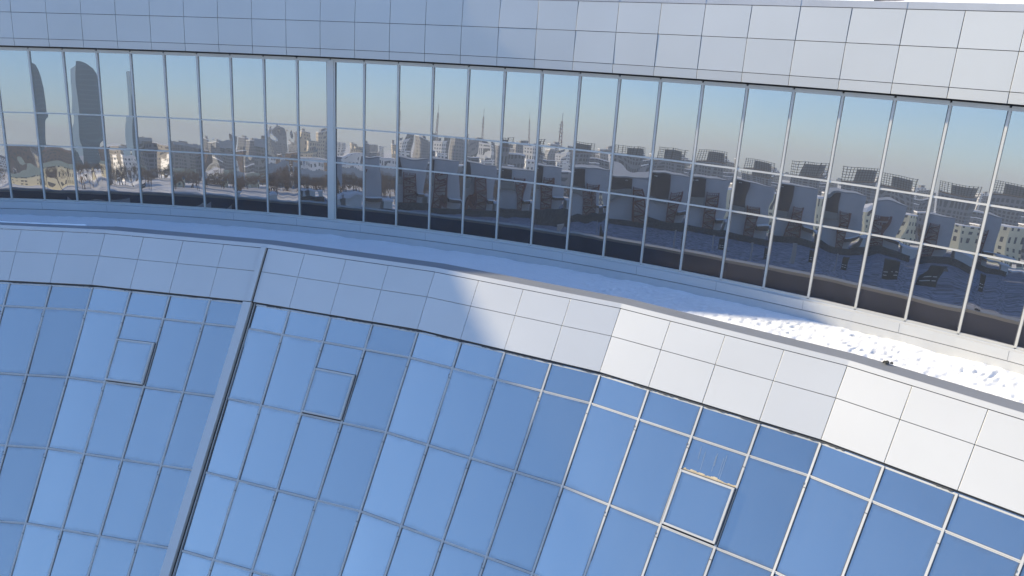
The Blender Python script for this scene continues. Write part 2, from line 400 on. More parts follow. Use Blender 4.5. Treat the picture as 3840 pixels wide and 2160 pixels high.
# ragged dirt and rime hanging in the gap: one continuous strip with a torn lower edge
rd = random.Random(21); f = MB(); dz = []
for j in range(0, 20):
    n = lnorm(j+.3)
    for k in range(28):
        x = j+k/28; on = noise.noise((x*1.9, 0, 3))+(.15 if 8 <= j <= 17 else -.12)
        p = L(x, 3).lerp(L(x, 2), .35)-n*.004; dn = (L(x, 4)-L(x, 3)).normalized()
        ln = .012+(rd.uniform(.012, .05) if on > 0 else 0)
        dz.append((p, p+dn*ln, n))
for p, q, n in dz: f.v += [tuple(p), tuple(q), tuple(q+n*.014), tuple(p+n*.014)]
for i in range(len(dz)-1):
    for k in range(4): f.f.append((4*i+k, 4*i+(k+1) % 4, 4*i+4+(k+1) % 4, 4*i+4+k)); f.mi.append(0); f.uv.append([(0, 0)]*4)
f.build('dirt_edge', M_dark, ROOT)

def slopedpane(c, n, seed, mbs):
    """slightly warped pane from corners bl, br, tr, tl"""
    rr = random.Random(seed); NX, NY = 8, 12
    A = [rr.gauss(0, .0011) for _ in range(4)]; tx, ty = rr.gauss(0, .005), rr.gauss(0, .005)
    b = len(mbs.v)
    for jj in range(NY+1):
        v = jj/NY
        for i in range(NX+1):
            u = i/NX; p = (c[0]*(1-u)+c[1]*u)*(1-v)+(c[3]*(1-u)+c[2]*u)*v
            off = tx*(u-.5)*1.8+ty*(v-.5)*2+A[0]*2*math.sin(PI*u)*math.sin(PI*v)+A[1]*math.sin(2*PI*v+A[2]*3000)+.5*A[3]*math.sin(2*PI*u)
            mbs.v.append(tuple(p+n*off))
    for jj in range(NY):
        for i in range(NX):
            q = b+jj*(NX+1)+i; mbs.f.append((q, q+1, q+NX+2, q+NX+1)); mbs.mi.append(0); mbs.uv.append([(i/NX, jj/NY), ((i+1)/NX, jj/NY), ((i+1)/NX, (jj+1)/NY), (i/NX, (jj+1)/NY)])
VENTS = {3: 'a', 8: 'b', 16: 'c'}
rest = MB(); restf = MB()
for j in range(LJ0, LJ1):
    jl, jrr = float(j), float(j+1)
    if j == 5: jrr = 5.87
    if j == 6: jl = 6.075
    n = lnorm(j+.3)
    for r in range(3, 10):
        tall = r >= 4
        bl, br, tr, tl = L(jl, r+1), L(jrr, r+1), L(jrr, r), L(jl, r)
        if r == 4 and j in VENTS:                       # fixed light above an opening vent
            k = .37
            ml, mr = tl.lerp(bl, k), tr.lerp(br, k)
            bl2, br2 = ml, mr
        else: bl2, br2 = bl, br
        vis = any(seen(tl.lerp(tr, x).lerp(bl.lerp(br, x), y)) for x in (0, .5, 1) for y in (0, .5, 1))
        g = MB() if vis else rest; fr = MB() if vis else restf
        slopedpane([bl2, br2, tr, tl], n, j*31+r, g)
        u = (tr-tl).normalized(); v = (tl-bl).normalized()
        # left mullion and the transom at the foot of the pane
        if j != 6:
            e = .03 if r == 3 else 0
            fr.bar(bl, tl-v*e, u, .056, n, -.03, .035)
            fr.bar(bl+u*.046, tl+u*.046-v*e, u, .016, n, -.03, .006, 1)
            fr.bar(bl-u*.046, tl-u*.046-v*e, u, .016, n, -.03, .006, 1)
            if tall:
                sp = tl-v*.32; fr.bar(sp, sp-v*.02, u, .068, n, -.03, .038, 1)
                if rl.random() < .6: fr.bar(sp+v*.11-u*.04, sp+v*.06-u*.04, u, .03, n, -.02, .045, 1)
        ia, ib = bl.lerp(br, .034/1.82), br.lerp(bl, .034/1.82)
        fr.bar(ia+v*.012, ib+v*.012, v, .032, n, -.03, .03); fr.bar(ia-v*.022, ib-v*.022, v, .026, n, -.03, .018)
        fr.bar(ia+v*.034, ib+v*.034, v, .012, n, -.03, .004, 1); fr.bar(ia-v*.005, ib-v*.005, v, .010, n, -.03, .014, 1)
        fr.bar(ia-v*.040, ib-v*.040, v, .012, n, -.03, .004, 1)
        if r == 3: fr.bar(tl.lerp(tr, .02)-v*.05, tr.lerp(tl, .02)-v*.05, v, .045, n, -.03, .022)
        if vis:
            o = g.build('sloped_window', M_glassL, ROOT, True)
            fr.build('window_frame', [M_frame, M_gasket], o)
        if r == 4 and j in VENTS:
            a, b = ml.lerp(mr, .02), mr.lerp(ml, .01); c, d = bl.lerp(br, .02)+v*.07, br.lerp(bl, .01)+v*.07
            HN = n*.13
            vt = MB()                                   # sash frame standing proud of the facade
            fw = .058
            uu = (b-a).normalized(); vv = (a-c).normalized()
            for p, q, wd in ((a, c, uu), (b, d, -uu)): vt.bar(p+wd*fw/2, q+wd*fw/2, uu, fw, n, -.02, .13)
            for p, q, wd in ((a, b, -vv), (c, d, vv)): vt.bar(p.lerp(q, fw/1.8)+wd*fw/2, p.lerp(q, 1-fw/1.8)+wd*fw/2, vv, fw, n, -.02, .127)
            for p, q, wd in ((a, c, -uu), (b, d, uu)): vt.bar(p+wd*.02, q+wd*.02, uu, .03, n, -.02, .06, 1)
            vt.bar(a+vv*.015, b+vv*.015, vv, .03, n, -.02, .07, 1)
            vo = vt.build('vent_window', [M_frame, M_gasket], ROOT)
            gg = MB(); I = [c+uu*fw+vv*fw+n*.10, d-uu*fw+vv*fw+n*.10, b-uu*fw-vv*fw+n*.10, a+uu*fw-vv*fw+n*.10]
            slopedpane(I, n, j*77, gg); gg.build('vent_glass', M_glassL, vo, True)
            if j == 16:                                  # streaks and rust-coloured dirt above the lit vent
                dm = MB(); rr = random.Random(2)
                for k in range(26):
                    s0 = k/26; s1 = (k+1)/26; z = vv*(.03+.07*rr.random()*math.sin(PI*s0)**.3)
                    p, q = a.lerp(b, s0)+vv*.03+n*.004, a.lerp(b, s1)+vv*.03+n*.004
                    dm.hexa([p, q, q+z, p+z], [p+n*.012, q+n*.012, q+z*.6+n*.012, p+z*.6+n*.012])
                dm.build('dirt', mat('yellowed dirt', (.46, .38, .25), .9, 0, .2, 6), vo)
                dm = MB()
                for k in range(6):
                    s0 = rr.uniform(.2, .8); t0 = rr.uniform(.12, .3); t1 = rr.uniform(.5, .9)
                    p, q = a.lerp(b, s0).lerp(tl.lerp(tr, s0), 1-t0), a.lerp(b, s0+.012).lerp(tl.lerp(tr, s0+.012), 1-t1)
                    dm.bar(p+n*.006, q+n*.006, uu, .008, n, 0, .003)
                dm.build('drip_streaks', mat('pale lime streak', (.20, .25, .31), .8), vo)
o = rest.build('sloped_glazing', M_glassL, ROOT, True); o['kind'] = 'stuff'
o = restf.build('glazing_frame', [M_frame, M_gasket], o)
# movement joint: proud cover plate on the left, dark channel with a thin rail on its right
f = MB()
n = lnorm(5.5)
for r in range(0, 10):
    wl = .10 if r < 2 else .165
    if r == 2: continue
    p0, p1 = L(5.985, r), L(5.985, r+1); u = (L(5.9, r)-L(5.5, r)).normalized()
    a0, a1 = p0-u*(wl if r < 3 else .20), p1-u*(wl if r < 3 else .20)
    f.bar(p0-u*wl, p1-u*wl, u, 2*wl-.004, n, -.03, .075 if r < 2 else .13+.004*(r % 2))
f.build('joint_cover', M_panel, ROOT)
f = MB(); n = lnorm(6.2)
for r in range(3, 10):
    p0, p1 = L(6.0, r), L(6.0, r+1); u = (L(6.5, r)-L(6.1, r)).normalized()
    f.bar(p0+u*.07, p1+u*.07, u, .13, n, -.15, -.03, 0)
    f.bar(p0+u*.075, p1+u*.075, u, .022, n, -.03, .03, 1)
    f.bar(p0+u*.135, p1+u*.135, u, .03, n, -.05, .012, 0)
f.build('joint_channel', [M_dark, M_frame], ROOT)
# body of the building below and behind the glazing (dark rooms, never seen through the mirror glass)
f = MB()
for j in range(LJ0, LJ1):
    o = -lnorm(j+.3)*.30
    f.quad([L(j, 10)+o, L(j+1, 10)+o, L(j+1, 3)+o, L(j, 3)+o])
f.build('inner_wall', M_dark, ROOT, recalc=False)

# ------------------------------------------------------------------ snow on the ledge between the rings
pits = []
rs_ = random.Random(9)
def pit(a, s): pits.append((a*RU, s, rs_.uniform(.06, .11), rs_.uniform(.02, .05)))
for k in range(34): pit(.53+.0095*k+rs_.uniform(-.003, .003), 1.25+.25*math.sin(k*.5)+rs_.choice((-.14, .14)))
for k in range(26): pit(.545+.012*k+rs_.uniform(-.004, .004), .75+.3*math.sin(k*.37+1)+rs_.choice((-.15, .15)))
for k in range(220): pit(rs_.uniform(.50, .88), rs_.uniform(.4, 2.1))
for k in range(9): pit(rs_.uniform(.1, .42), rs_.uniform(.2, .6))
NR = 44; NA = 1500; SAa, SAb = -.12, .98
from bisect import bisect_left
pits.sort(); pk = [p[0] for p in pits]
f = MB()
def lowerR(a):
    """distance from the upper centre to the inside edge of the lower coping, along angle a"""
    d = er(a).to_2d(); lo, hi = 46.0, 58.0
    # coping inner line = polygon of radius LR[0]+.60 about CL
    for _ in range(22):
        mid = (lo+hi)/2; p = Vector((CU.x, CU.y))+d*mid-CL
        aa = math.atan2(p.x, p.y); jj = (aa-A10L)/DAL+10
        q = Lxy(jj-jd(jj), LR[0]+.65)-Vector((CL.x, CL.y, 0))
        if p.length < q.to_2d().length: lo = mid
        else: hi = mid
    return lo
for i in range(NA+1):
    a = SAa+(SAb-SAa)*i/NA; x = a*RU
    Rin = lowerR(a)
    drift = max(0, min(1, (.20-a)/.13)); drift = drift*drift*(3-2*drift)
    over = drift*(.16+.22*noise.noise((x*.23, 7, 0)))+.02*noise.noise((x*.9, 1, 4))
    if over < .03: over = 0
    Rin -= over
    Rout = RU-.145
    lo_ = bisect_left(pk, x-.35); hi_ = bisect_left(pk, x+.35)
    for k in range(NR+1):
        tt = (k/NR)**1.25; R = Rin+(Rout-Rin)*tt; s = Rout-R
        h = -9.62-.07*tt
        if over and R < Rin+over-.015: h = LH[0]+.165+.02*noise.noise((x*1.3, R*2, 6))-(.05 if k == 0 else 0)
        h += .03*noise.noise((x*.5, s*.8, 0))+.010*noise.noise((x*1.7, s*2, 3))
        h += (.05*noise.noise((x*.8, 0, 8))+.03*noise.noise((x*2.6, 0, 2))-.02)*max(0, 1-s/.35)
        litp = max(0, min(1, (a-.50)/.05))
        h += litp*(.013*noise.noise((x*3.2, s*3.2, 9))+.010*noise.noise((x*6.5, s*6.5, 5)))
        h -= .05*litp*math.exp(-((s-2.25)/.16)**2)
        for q in range(lo_, hi_):
            px, ps, pr, pd = pits[q]
            d2 = ((x-px)**2+(s-ps)**2)/(pr*pr)
            if d2 < 6: h -= pd*math.exp(-d2*1.4)-.15*pd*math.exp(-(math.sqrt(d2)-1.5)**2*3)
        if k == 0: h -= .14
        elif k == 1: h -= .02*(1+noise.noise((x*2, 4, 4)))
        f.v.append(tuple(U(a, R, h)))
for i in range(NA):
    for k in range(NR):
        q = i*(NR+1)+k; f.f.append((q, q+1, q+NR+2, q+NR+1)); f.mi.append(0); f.uv.append([(0, 0)]*4)
o = f.build('ledge_snow', M_snow, None, True, recalc=False)
tag(o, 'snow covering the ledge below the ribbon windows, trodden with footprints at its sunny end', 'snow', None, 'stuff')
# dark scrap lying at the edge of the snow
def pix(x, y, h):
    d = Fv+Rv*(x-1920)/FPX-Uv*(y-1080)/FPX; return d*(h/d.z)+Vector((0, 0, CZ))
p = pix(3327, 1363, (LH[0]+.14)); f = MB(); rr = random.Random(4); t = tg(.67)
for k in range(14):
    c = p+t*rr.uniform(-.10, .10)+er(.67)*rr.uniform(-.06, .06); w_ = rr.uniform(.025, .05)
    d = Vector((rr.uniform(-1, 1), rr.uniform(-1, 1), 0)).normalized()
    f.hexa([c-t*w_, c+t*w_*.6+d*.03, c+t*w_+er(.67)*.05, c-t*.02+er(.67)*.06],
           [c-t*w_*.7+Vector((0, 0, .03)), c+t*w_*.5+Vector((0, 0, .05)), c+t*w_*.8+Vector((0, 0, .03))+er(.67)*.05, c+Vector((0, 0, .05))+er(.67)*.05])
tag(f.build('debris', mat('wet dark leaf litter', (.035, .034, .03), .8)), 'small dark clump of debris lying on the grey coping beside sunlit snow', 'debris')
# vent box on the roof, its foot just in view at the top edge
ca = pang(22.52); e = er(ca); t = tg(ca); b = U(ca, 55.84, PH[0]+.17)
R_ = empty('roof_vent', b); tag(R_, 'dark metal vent box on the snowy roof at the very top edge', 'roof vent')
f = MB(); f.bar(b, b+Vector((0, 0, 1.1)), t, .85, e, 0, .7); f.build('housing', mat('dark painted metal', (.05, .055, .06), .5, .3), R_)
f = MB(); f.bar(b+Vector((0, 0, 1.1)), b+Vector((0, 0, 1.18)), t, 1.0, e, -.08, .78); f.build('lid', M_cap, R_)
for k in range(5):
    f = MB(); z = Vector((0, 0, .2+.17*k)); f.bar(b+z, b+z+Vector((0, 0, .05)), t, .7, e, -.03, -.002); f.build('louvre', M_gasket, R_)

# ------------------------------------------------------------------ the city that the ribbon mirrors
GZ = 5.0
def W(az, D, O=None):
    O = O or OA(az)
    return Vector((O[0]+D*math.sin(math.radians(az)), O[1]-D*math.cos(math.radians(az))))
def zel(el, D, z0=22.0): return z0+D*math.tan(math.radians(el))
def OA(az):
    T = ((-30, (-23, 37.2)), (-35.7, (-19, 36.7)), (-40, (-13, 36)), (-46, (-4.5, 33.7)), (-50, (2.9, 30.3)), (-53, (10, 26)), (-60, (12, 24)))
    for (a, p), (b, q) in zip(T, T[1:]):
        if az >= b or b == -60:
            t = max(0, min(1, (az-a)/(b-a))); return (p[0]+(q[0]-p[0])*t, p[1]+(q[1]-p[1])*t)
OL = OM = None; OR = (11, 25.5)
f = MB(); S_ = 3000
# ground: one sheet, finer near the middle
g = [-S_, -1500, -700, -350, -150, 0, 150, 400, 1200, S_]
for i in range(9):
    for j in range(9): f.quad([(g[i], g[j], GZ), (g[i+1], g[j], GZ), (g[i+1], g[j+1], GZ), (g[i], g[j+1], GZ)])
M_ground = mat('snowy ground', (.68, .70, .73), .85, 0, .35, .02)
tag(f.build('ground', M_ground, None, recalc=False), None, None, None, 'structure')
M_roofsnow = mat('roof snow', (.78, .80, .84), .8, 0, .08, .1)
M_dkbrown = mat('dark brown cladding', (.10, .065, .055), .7, 0, .25, .4)
M_greywall = mat('grey render', (.52, .49, .485), .85, 0, .08, .3)
M_rust = mat('red brown steel', (.22, .085, .065), .6, 0, .2, 1)
M_white = mat('pale wall', (.62, .63, .62), .7, 0, .06, .4)

M_gravel = mat('gravel and snow', (.17, .19, .25), .9, 0, .8, 1.2)
# podium roof opposite, with a dark parapet wall towards us
PZ = 9.0
# the dark building opposite with outside stairs
E0 = Vector((-123.0, -80.0)); E1 = Vector((-149, -35)); fd = (E1-E0).normalized(); fn = Vector((-fd.y, fd.x)); fn = fn if fn.dot(Vector((0, 30))-E0) > 0 else -fn
ZT = 20.3
def F3(s, o, z): q = E0+fd*s+fn*o; return Vector((q.x, q.y, z))
D_ = empty('service_building', (E0.x, E0.y, PZ)); tag(D_, 'plain grey windowless building with brown recess and outside steel stairs', 'building')
FD, FN = Vector((*fd, 0)), Vector((*fn, 0)); Lf = (E1-E0).length
f = MB()
f.hexa([F3(0, 0, PZ), F3(Lf, 0, PZ), F3(Lf, -26, PZ), F3(0, -26, PZ)], [F3(0, 0, ZT), F3(Lf, 0, ZT), F3(Lf, -26, ZT), F3(0, -26, ZT)]); f.build('wall', M_greywall, D_)
f = MB(); f.hexa([F3(-.1, .1, ZT+.002), F3(Lf, .1, ZT+.002), F3(Lf, -26, ZT+.002), F3(-.1, -26, ZT+.002)], [F3(-.1, .1, ZT+.22), F3(Lf, .1, ZT+.22), F3(Lf, -26, ZT+.22), F3(-.1, -26, ZT+.22)]); f.build('roof_edge', M_cap, D_)
f = MB()
for s in (5.6, 15.5): f.hexa([F3(s, .02, ZT-4.0), F3(s+5.6, .02, ZT-4.0), F3(s+5.6, .35, ZT-4.0), F3(s, .35, ZT-4.0)], [F3(s, .02, ZT-.05), F3(s+5.6, .02, ZT-.05), F3(s+5.6, .35, ZT-.05), F3(s, .35, ZT-.05)])
f.build('brown_bay', M_dkbrown, D_)
f = MB()
for s in (5.6,): f.hexa([F3(s, .02, ZT-6.0), F3(s+5.6, .02, ZT-6.0), F3(s+5.6, 1.0, ZT-6.0), F3(s, 1.0, ZT-6.0)], [F3(s, .02, ZT-4.05), F3(s+5.6, .02, ZT-4.05), F3(s+5.6, .9, ZT-4.05), F3(s, .9, ZT-4.05)])
f.build('canopy', mat('beige board', (.30, .27, .235), .8, 0, .1, .5), D_)
f = MB()
for s in (7.6, 8.05): f.hexa([F3(s, .36, ZT-.75), F3(s+.3, .36, ZT-.75), F3(s+.3, .5, ZT-.75), F3(s, .5, ZT-.75)], [F3(s, .36, ZT-.55), F3(s+.3, .36, ZT-.55), F3(s+.3, .5, ZT-.55), F3(s, .5, ZT-.55)])
f.build('sign_light', M_white, D_)
st = MB(); sx0, sx1 = 2.6, 5.0; Zv = Vector((0, 0, 1))
for s in (sx0, sx1):
    for o in (.35, 1.15): st.bar(F3(s, o, PZ), F3(s, o, PZ+8.6), FD, .14, FN, -.07, .07)
for k in range(7):
    z = PZ+1.0+k*1.15
    st.hexa([F3(sx0, .3, z), F3(sx1, .3, z), F3(sx1, 1.2, z), F3(sx0, 1.2, z)], [F3(sx0, .3, z+.08), F3(sx1, .3, z+.08), F3(sx1, 1.2, z+.08), F3(sx0, 1.2, z+.08)])
    a, b = (sx0, sx1) if k % 2 else (sx1, sx0)
    st.bar(F3(a, .9, z-1.1), F3(b, .9, z), Zv, .2, FN, -.3, .3)
    st.bar(F3(sx0, 1.18, z+.55), F3(sx1, 1.18, z+.55), Zv, .07, FN, -.03, .03)
    for q in range(9): s = sx0+(sx1-sx0)*q/8; st.bar(F3(s, 1.18, z), F3(s, 1.18, z+.55), FD, .08, FN, -.03, .03)
st.build('stairs', M_rust, D_)
f = MB(); f.hexa([F3(.2, .02, PZ+2.6), F3(2.2, .02, PZ+2.6), F3(2.2, 2.2, PZ+2.6), F3(.2, 2.2, PZ+2.6)], [F3(.2, .02, PZ+3.3), F3(2.2, .02, PZ+3.3), F3(2.2, 2.2, PZ+3.3), F3(.2, 2.2, PZ+3.3)]); f.build('porch_roof', M_dkbrown, D_)
f = MB(); f.hexa([F3(.2, .02, PZ+3.31), F3(2.2, .02, PZ+3.31), F3(2.2, 2.2, PZ+3.31), F3(.2, 2.2, PZ+3.31)], [F3(.2, .02, PZ+3.5), F3(2.2, .02, PZ+3.5), F3(2.2, 2.2, PZ+3.5), F3(.2, 2.2, PZ+3.5)]); f.build('porch_snow', M_roofsnow, D_)
f = MB()
for i in range(12):
    s = -3+i*3.4
    f.hexa([F3(s, 8, PZ+.01), F3(s+3.39, 8, PZ+.01), F3(s+3.39, 8.3, PZ+.01), F3(s, 8.3, PZ+.01)], [F3(s, 8, PZ+1.5), F3(s+3.39, 8, PZ+1.5), F3(s+3.39, 8.3, PZ+1.5), F3(s, 8.3, PZ+1.5)])
LW = f.build('low_wall', mat('dark rough stone', (.06, .062, .07), .9, 0, .6, 3)); tag(LW, 'long low dark stone wall standing in front of the grey building', 'wall')
P_ = empty('podium', tuple(F3(0, 20, GZ))); tag(P_, 'low flat roofed podium in front of the grey building, gravel and snow on top', 'building')
f = MB(); A4 = [(-8, -30), (Lf, -30), (Lf, 110), (-8, 110)]
for k in range(4): a, b = A4[k], A4[(k+1) % 4]; f.quad([F3(*a, GZ), F3(*b, GZ), F3(*b, PZ-.3), F3(*a, PZ-.3)])
f.build('wall', M_white, P_, recalc=False)
f = MB(); f.quad([F3(*a, PZ-.01) for a in A4]); f.build('roof', M_gravel, P_, recalc=False)
f = MB(); f.hexa([F3(-8.2, -30, PZ-.3), F3(-7.4, -30, PZ-.3), F3(-7.4, 110, PZ-.3), F3(-8.2, 110, PZ-.3)], [F3(-8.2, -30, PZ+.35), F3(-7.4, -30, PZ+.35), F3(-7.4, 110, PZ+.35), F3(-8.2, 110, PZ+.35)])
f.build('edge_cap', M_roofsnow, P_)
# annex with snow roof right of the building
A_ = empty('annex', F3(-3, -1, PZ)); tag(A_, 'small pale annex with snow topped roof beside the grey building', 'building')
f = MB(); f.hexa([F3(-4.6, 0, PZ), F3(-1.2, 0, PZ), F3(-1.2, -5, PZ), F3(-4.6, -5, PZ)], [F3(-4.6, 0, PZ+2.6), F3(-1.2, 0, PZ+2.6), F3(-1.2, -5, PZ+2.6), F3(-4.6, -5, PZ+2.6)]); f.build('wall', M_white, A_)
f = MB(); f.hexa([F3(-4.8, .3, PZ+2.61), F3(-.6, .3, PZ+2.61), F3(-.6, -5, PZ+2.61), F3(-4.8, -5, PZ+2.61)], [F3(-4.8, .3, PZ+3.0), F3(-.6, .3, PZ+3.0), F3(-.6, -5, PZ+3.0), F3(-4.8, -5, PZ+3.0)]); f.build('roof', M_roofsnow, A_)
# post and roof vents on the podium
V_ = MB(); V_.bar((-84, -46, PZ+.36), (-84, -46, PZ+3.6), Vector((.63, -.78, 0)), .3, Vector((.78, .63, 0)), -.15, .15)
V_.bar((-84, -46, PZ+3.6), (-84, -46, PZ+3.75), Vector((.63, -.78, 0)), .4, Vector((.78, .63, 0)), -.2, .2)
tag(V_.build('vent_pipe', M_cap), 'pale vertical vent pipe standing on the podium edge', 'pipe')
x, y = -90.5, -54.6
r_ = empty('roof_hatch', (x, y, PZ)); tag(r_, 'dark louvred roof hatch on the podium gravel', 'roof vent')
f = MB(); f.box((x, y), 1.7, 1.6, PZ, PZ+2.4, .67+PI/2); f.build('housing', M_dark, r_)
for k in range(2):
    for q in (-.38, .38):
        f = MB(); f.box((x+.80*.785-.62*q, y+.80*.62+.785*q), .55, .12, PZ+.5+.42*k, PZ+.6+.42*k, .67+PI/2); f.build('louvre', M_white, r_)

# blocks of flats, offices and houses beyond
walls = {
 'beige': wallmat('beige flats', (.56, .50, .40), (.10, .10, .11), 2.4, 2.6, .45, .5),
 'cream': wallmat('cream render', (.74, .68, .48), (.09, .09, .10), 3.4, 2.9, .35, .48),
 'white': wallmat('white flats', (.76, .76, .74), (.10, .11, .13), 2.6, 2.6, .5, .5),
 'grey': wallmat('grey flats', (.27, .28, .30), (.10, .11, .13), 2.2, 2.4, .5, .5),
 'slate': wallmat('slate offices', (.19, .21, .24), (.06, .07, .09), 2.0, 2.4, .6, .6),
 'brown': wallmat('brown brick flats', (.17, .12, .10), (.07, .07, .08), 2.4, 2.6, .45, .5),
 'teal': wallmat('teal glass offices', (.12, .19, .21), (.08, .12, .14), 1.6, 2.2, .7, .7, .25),
}
M_bluerf = mat('blue grey sheet roof', (.13, .18, .25), .6, 0, .15, .2)
M_tealrf = mat('green grey roof', (.17, .23, .23), .7, 0, .15, .2)
def block(az, wdeg, D, el, kind, O=OL, depth=None, rz=None, roof=None, pitched=0, label=None, group=None, name='apartment_block', steps=0, windows=0):
    O = O or OA(az); c = W(az, D, O); wd = 2*D*math.tan(math.radians(wdeg/2)); dp = depth or max(6, wd*.7)
    rot = math.radians(-az*1.0)*0+math.atan2(c.y-O[1], c.x-O[0])+PI/2+(rz or 0)
    z1 = zel(el, D, 22.2 if O != OR else 22.8)
    z1 = max(z1, GZ+2.5)
    b = empty(name, (c.x, c.y, GZ)); tag(b, label or 'apartment block', 'building', group)
    f = MB(); f.box(c, wd, dp, GZ, z1, rot); f.build('wall', walls[kind], b)
    rm = roof or M_roofsnow
    if pitched:
        ca, sa = math.cos(rot), math.sin(rot)
        P = lambda u, v, z: Vector((c.x+u*ca-v*sa, c.y+u*sa+v*ca, z))
        x, y = wd/2+.3, dp/2+.3; f = MB()
        f.hexa([P(-x, -y, z1+.02), P(-x, y, z1+.02), P(-x, 0, z1+pitched)], [P(x, -y, z1+.02), P(x, y, z1+.02), P(x, 0, z1+pitched)])
        f.build('roof', rm, b)
    else:
        f = MB(); f.box(c, wd+.4, dp+.4, z1+.01, z1+.5, rot); f.build('roof', rm, b)
        if steps:
            f = MB(); ca, sa = math.cos(rot), math.sin(rot); u = wd*.22*steps
            f.box((c.x+u*ca, c.y+u*sa), wd*.35, dp*.5, z1+.51, z1+2.6, rot); f.build('plant_room', walls['grey'], b)
    return b
# glass tower
tw = W(-35.75, 520); rot = math.atan2(tw.y-36.7, tw.x+19)+PI/2
T_ = empty('glass_tower', (tw.x, tw.y, GZ)); tag(T_, 'tall dark glass tower with a rounded shoulder rising above the city', 'building')
ca, sa = math.cos(rot), math.sin(rot)
def TP(u, v, z): u *= 1.15; return Vector((tw.x+u*ca-v*sa, tw.y+u*sa+v*ca, z))
# seen from the ribbon the tower's image is mirrored: +u of the world shows on the image's left
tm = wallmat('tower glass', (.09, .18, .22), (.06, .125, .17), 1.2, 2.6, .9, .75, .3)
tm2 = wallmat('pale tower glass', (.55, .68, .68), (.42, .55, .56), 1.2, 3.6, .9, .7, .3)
H_ = 67.5
prof = [(0, 5.9), (14, 5.6), (25, 6.0), (38, 7.0), (50, 6.6), (57, 5.2), (60.5, 3.4), (63, 1.2), (64.5, -1.6)]
f = MB()
SG = 1
for (z0, x0), (z1, x1) in zip(prof, prof[1:]):
    a = [TP(SG*-3.0, -6, GZ+z0), TP(SG*x0, -6, GZ+z0), TP(SG*x0, 6, GZ+z0), TP(SG*-3.0, 6, GZ+z0)]
    b = [TP(SG*-3.0, -6, GZ+z1), TP(SG*x1, -6, GZ+z1), TP(SG*x1, 6, GZ+z1), TP(SG*-3.0, 6, GZ+z1)]
    for i in range(4):
        k = (i+1) % 4; L_ = (x0+3.0, 12, x0+3.0, 12)[i]
        f.quad([a[i], a[k], b[k], b[i]], 0, [(0, z0), (L_, z0), (L_, z1), (0, z1)])
    if z1 >= 56: f.quad(b)
f.build('body', tm, T_)
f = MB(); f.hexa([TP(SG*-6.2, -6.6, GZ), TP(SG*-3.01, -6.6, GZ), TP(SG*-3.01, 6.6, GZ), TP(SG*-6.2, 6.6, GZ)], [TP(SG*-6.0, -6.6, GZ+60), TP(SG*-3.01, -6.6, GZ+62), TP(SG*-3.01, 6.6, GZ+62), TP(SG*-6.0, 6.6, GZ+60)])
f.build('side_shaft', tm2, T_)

block(-33.4, 2.9, 430, -1.35, 'cream', roof=M_tealrf, pitched=2.2, label='long cream building with green grey pitched roof among bare trees', name='school_building', depth=14, rz=.35)
block(-35.8, 1.35, 520, -.45, 'white', label='white apartment block with rows of small windows below the glass tower', rz=.3)
block(-36.8, .8, 470, -.75, 'white', label='pale low apartment block beside the white one', rz=-.4)
block(-34.2, 2.6, 640, -.15, 'brown', roof=M_dkbrown, pitched=3, label='dark brown long roofed hall behind the cream building', name='hall', depth=16)
block(-31.6, 2.2, 640, -.2, 'slate', label='slate coloured long block at the far left of the view', depth=14)
block(-38.6, 1.05, 420, -.35, 'slate', label='tall slate grey block standing alone in front of the city', roof=M_dkbrown)
block(-40.1, .45, 700, .55, 'slate', label='thin dark tower block on the skyline', rz=.4)
block(-39.7, 2.3, 560, -.15, 'slate', roof=M_bluerf, pitched=5, label='broad hall with blue grey sheet roof', name='hall', depth=30)
block(-37.6, 1.2, 600, -.35, 'beige', label='beige low block behind the bare trees', rz=.5)
block(-40.95, .6, 335, -2.25, 'cream', roof=M_bluerf, pitched=1.4, label='small cream house with blue roof by the podium', name='house', rz=.4, depth=6)
block(-40.2, 1.6, 390, -1.75, 'grey', roof=M_tealrf, pitched=2.0, label='grey low house with green grey roof and snow', name='house', depth=10)
block(-44.2, 3.6, 345, -1.95, 'slate', roof=M_bluerf, pitched=3.2, label='long low shed with blue grey roof behind reddish trees', name='shed', depth=26)
block(-44.6, 2.8, 520, -.95, 'white', label='long white block of flats with many windows', depth=12, rz=.25)
DK = {'beige': 'beige striped', 'grey': 'grey', 'white': 'whitish', 'slate': 'dark slate'}
for i, (az, wd, D, el, k, st) in enumerate(((-43.5, .62, 800, .42, 'beige', 1), (-42.8, .55, 830, .35, 'grey', 0), (-42.0, .6, 850, .3, 'grey', 1), (-44.7, .5, 820, .35, 'beige', -1), (-45.6, .4, 840, .2, 'white', 0), (-41.4, .5, 760, .15, 'slate', 1), (-40.9, .35, 780, .32, 'grey', 0), (-38.9, .5, 900, .1, 'white', 0), (-39.4, .35, 860, .25, 'grey', 1), (-46.4, .5, 900, .25, 'grey', 0), (-47.1, .7, 700, .35, 'grey', 1), (-47.9, .45, 760, .5, 'slate', 0), (-48.5, .8, 640, .15, 'white', -1), (-49.3, .9, 700, .42, 'grey', 1), (-50.2, .8, 720, .1, 'slate', 0), (-50.9, .6, 760, .2, 'white', 1))):
    block(az, wd, D, el, k, OL if az > -46 else OM, rz=.3*((i*7) % 5-2), steps=st,
          label='%s high rise flats on the mirrored skyline' % DK[k], group='%s high rise flats on the skyline' % DK[k])
block(-52.5, 1.9, 440, -.05, 'slate', OR, label='dark building crowned by an open steel lattice screen', name='slate_block', depth=16, roof=M_dkbrown, rz=.1)
c = W(-52.5, 432, OR); ro = math.atan2(c.y-OR[1], c.x-OR[0])+PI/2
lt = MB(); cu = Vector((math.cos(ro), math.sin(ro), 0)); cv = Vector((-math.sin(ro), math.cos(ro), 0)); zb = zel(0, 440, 22.8)+.2
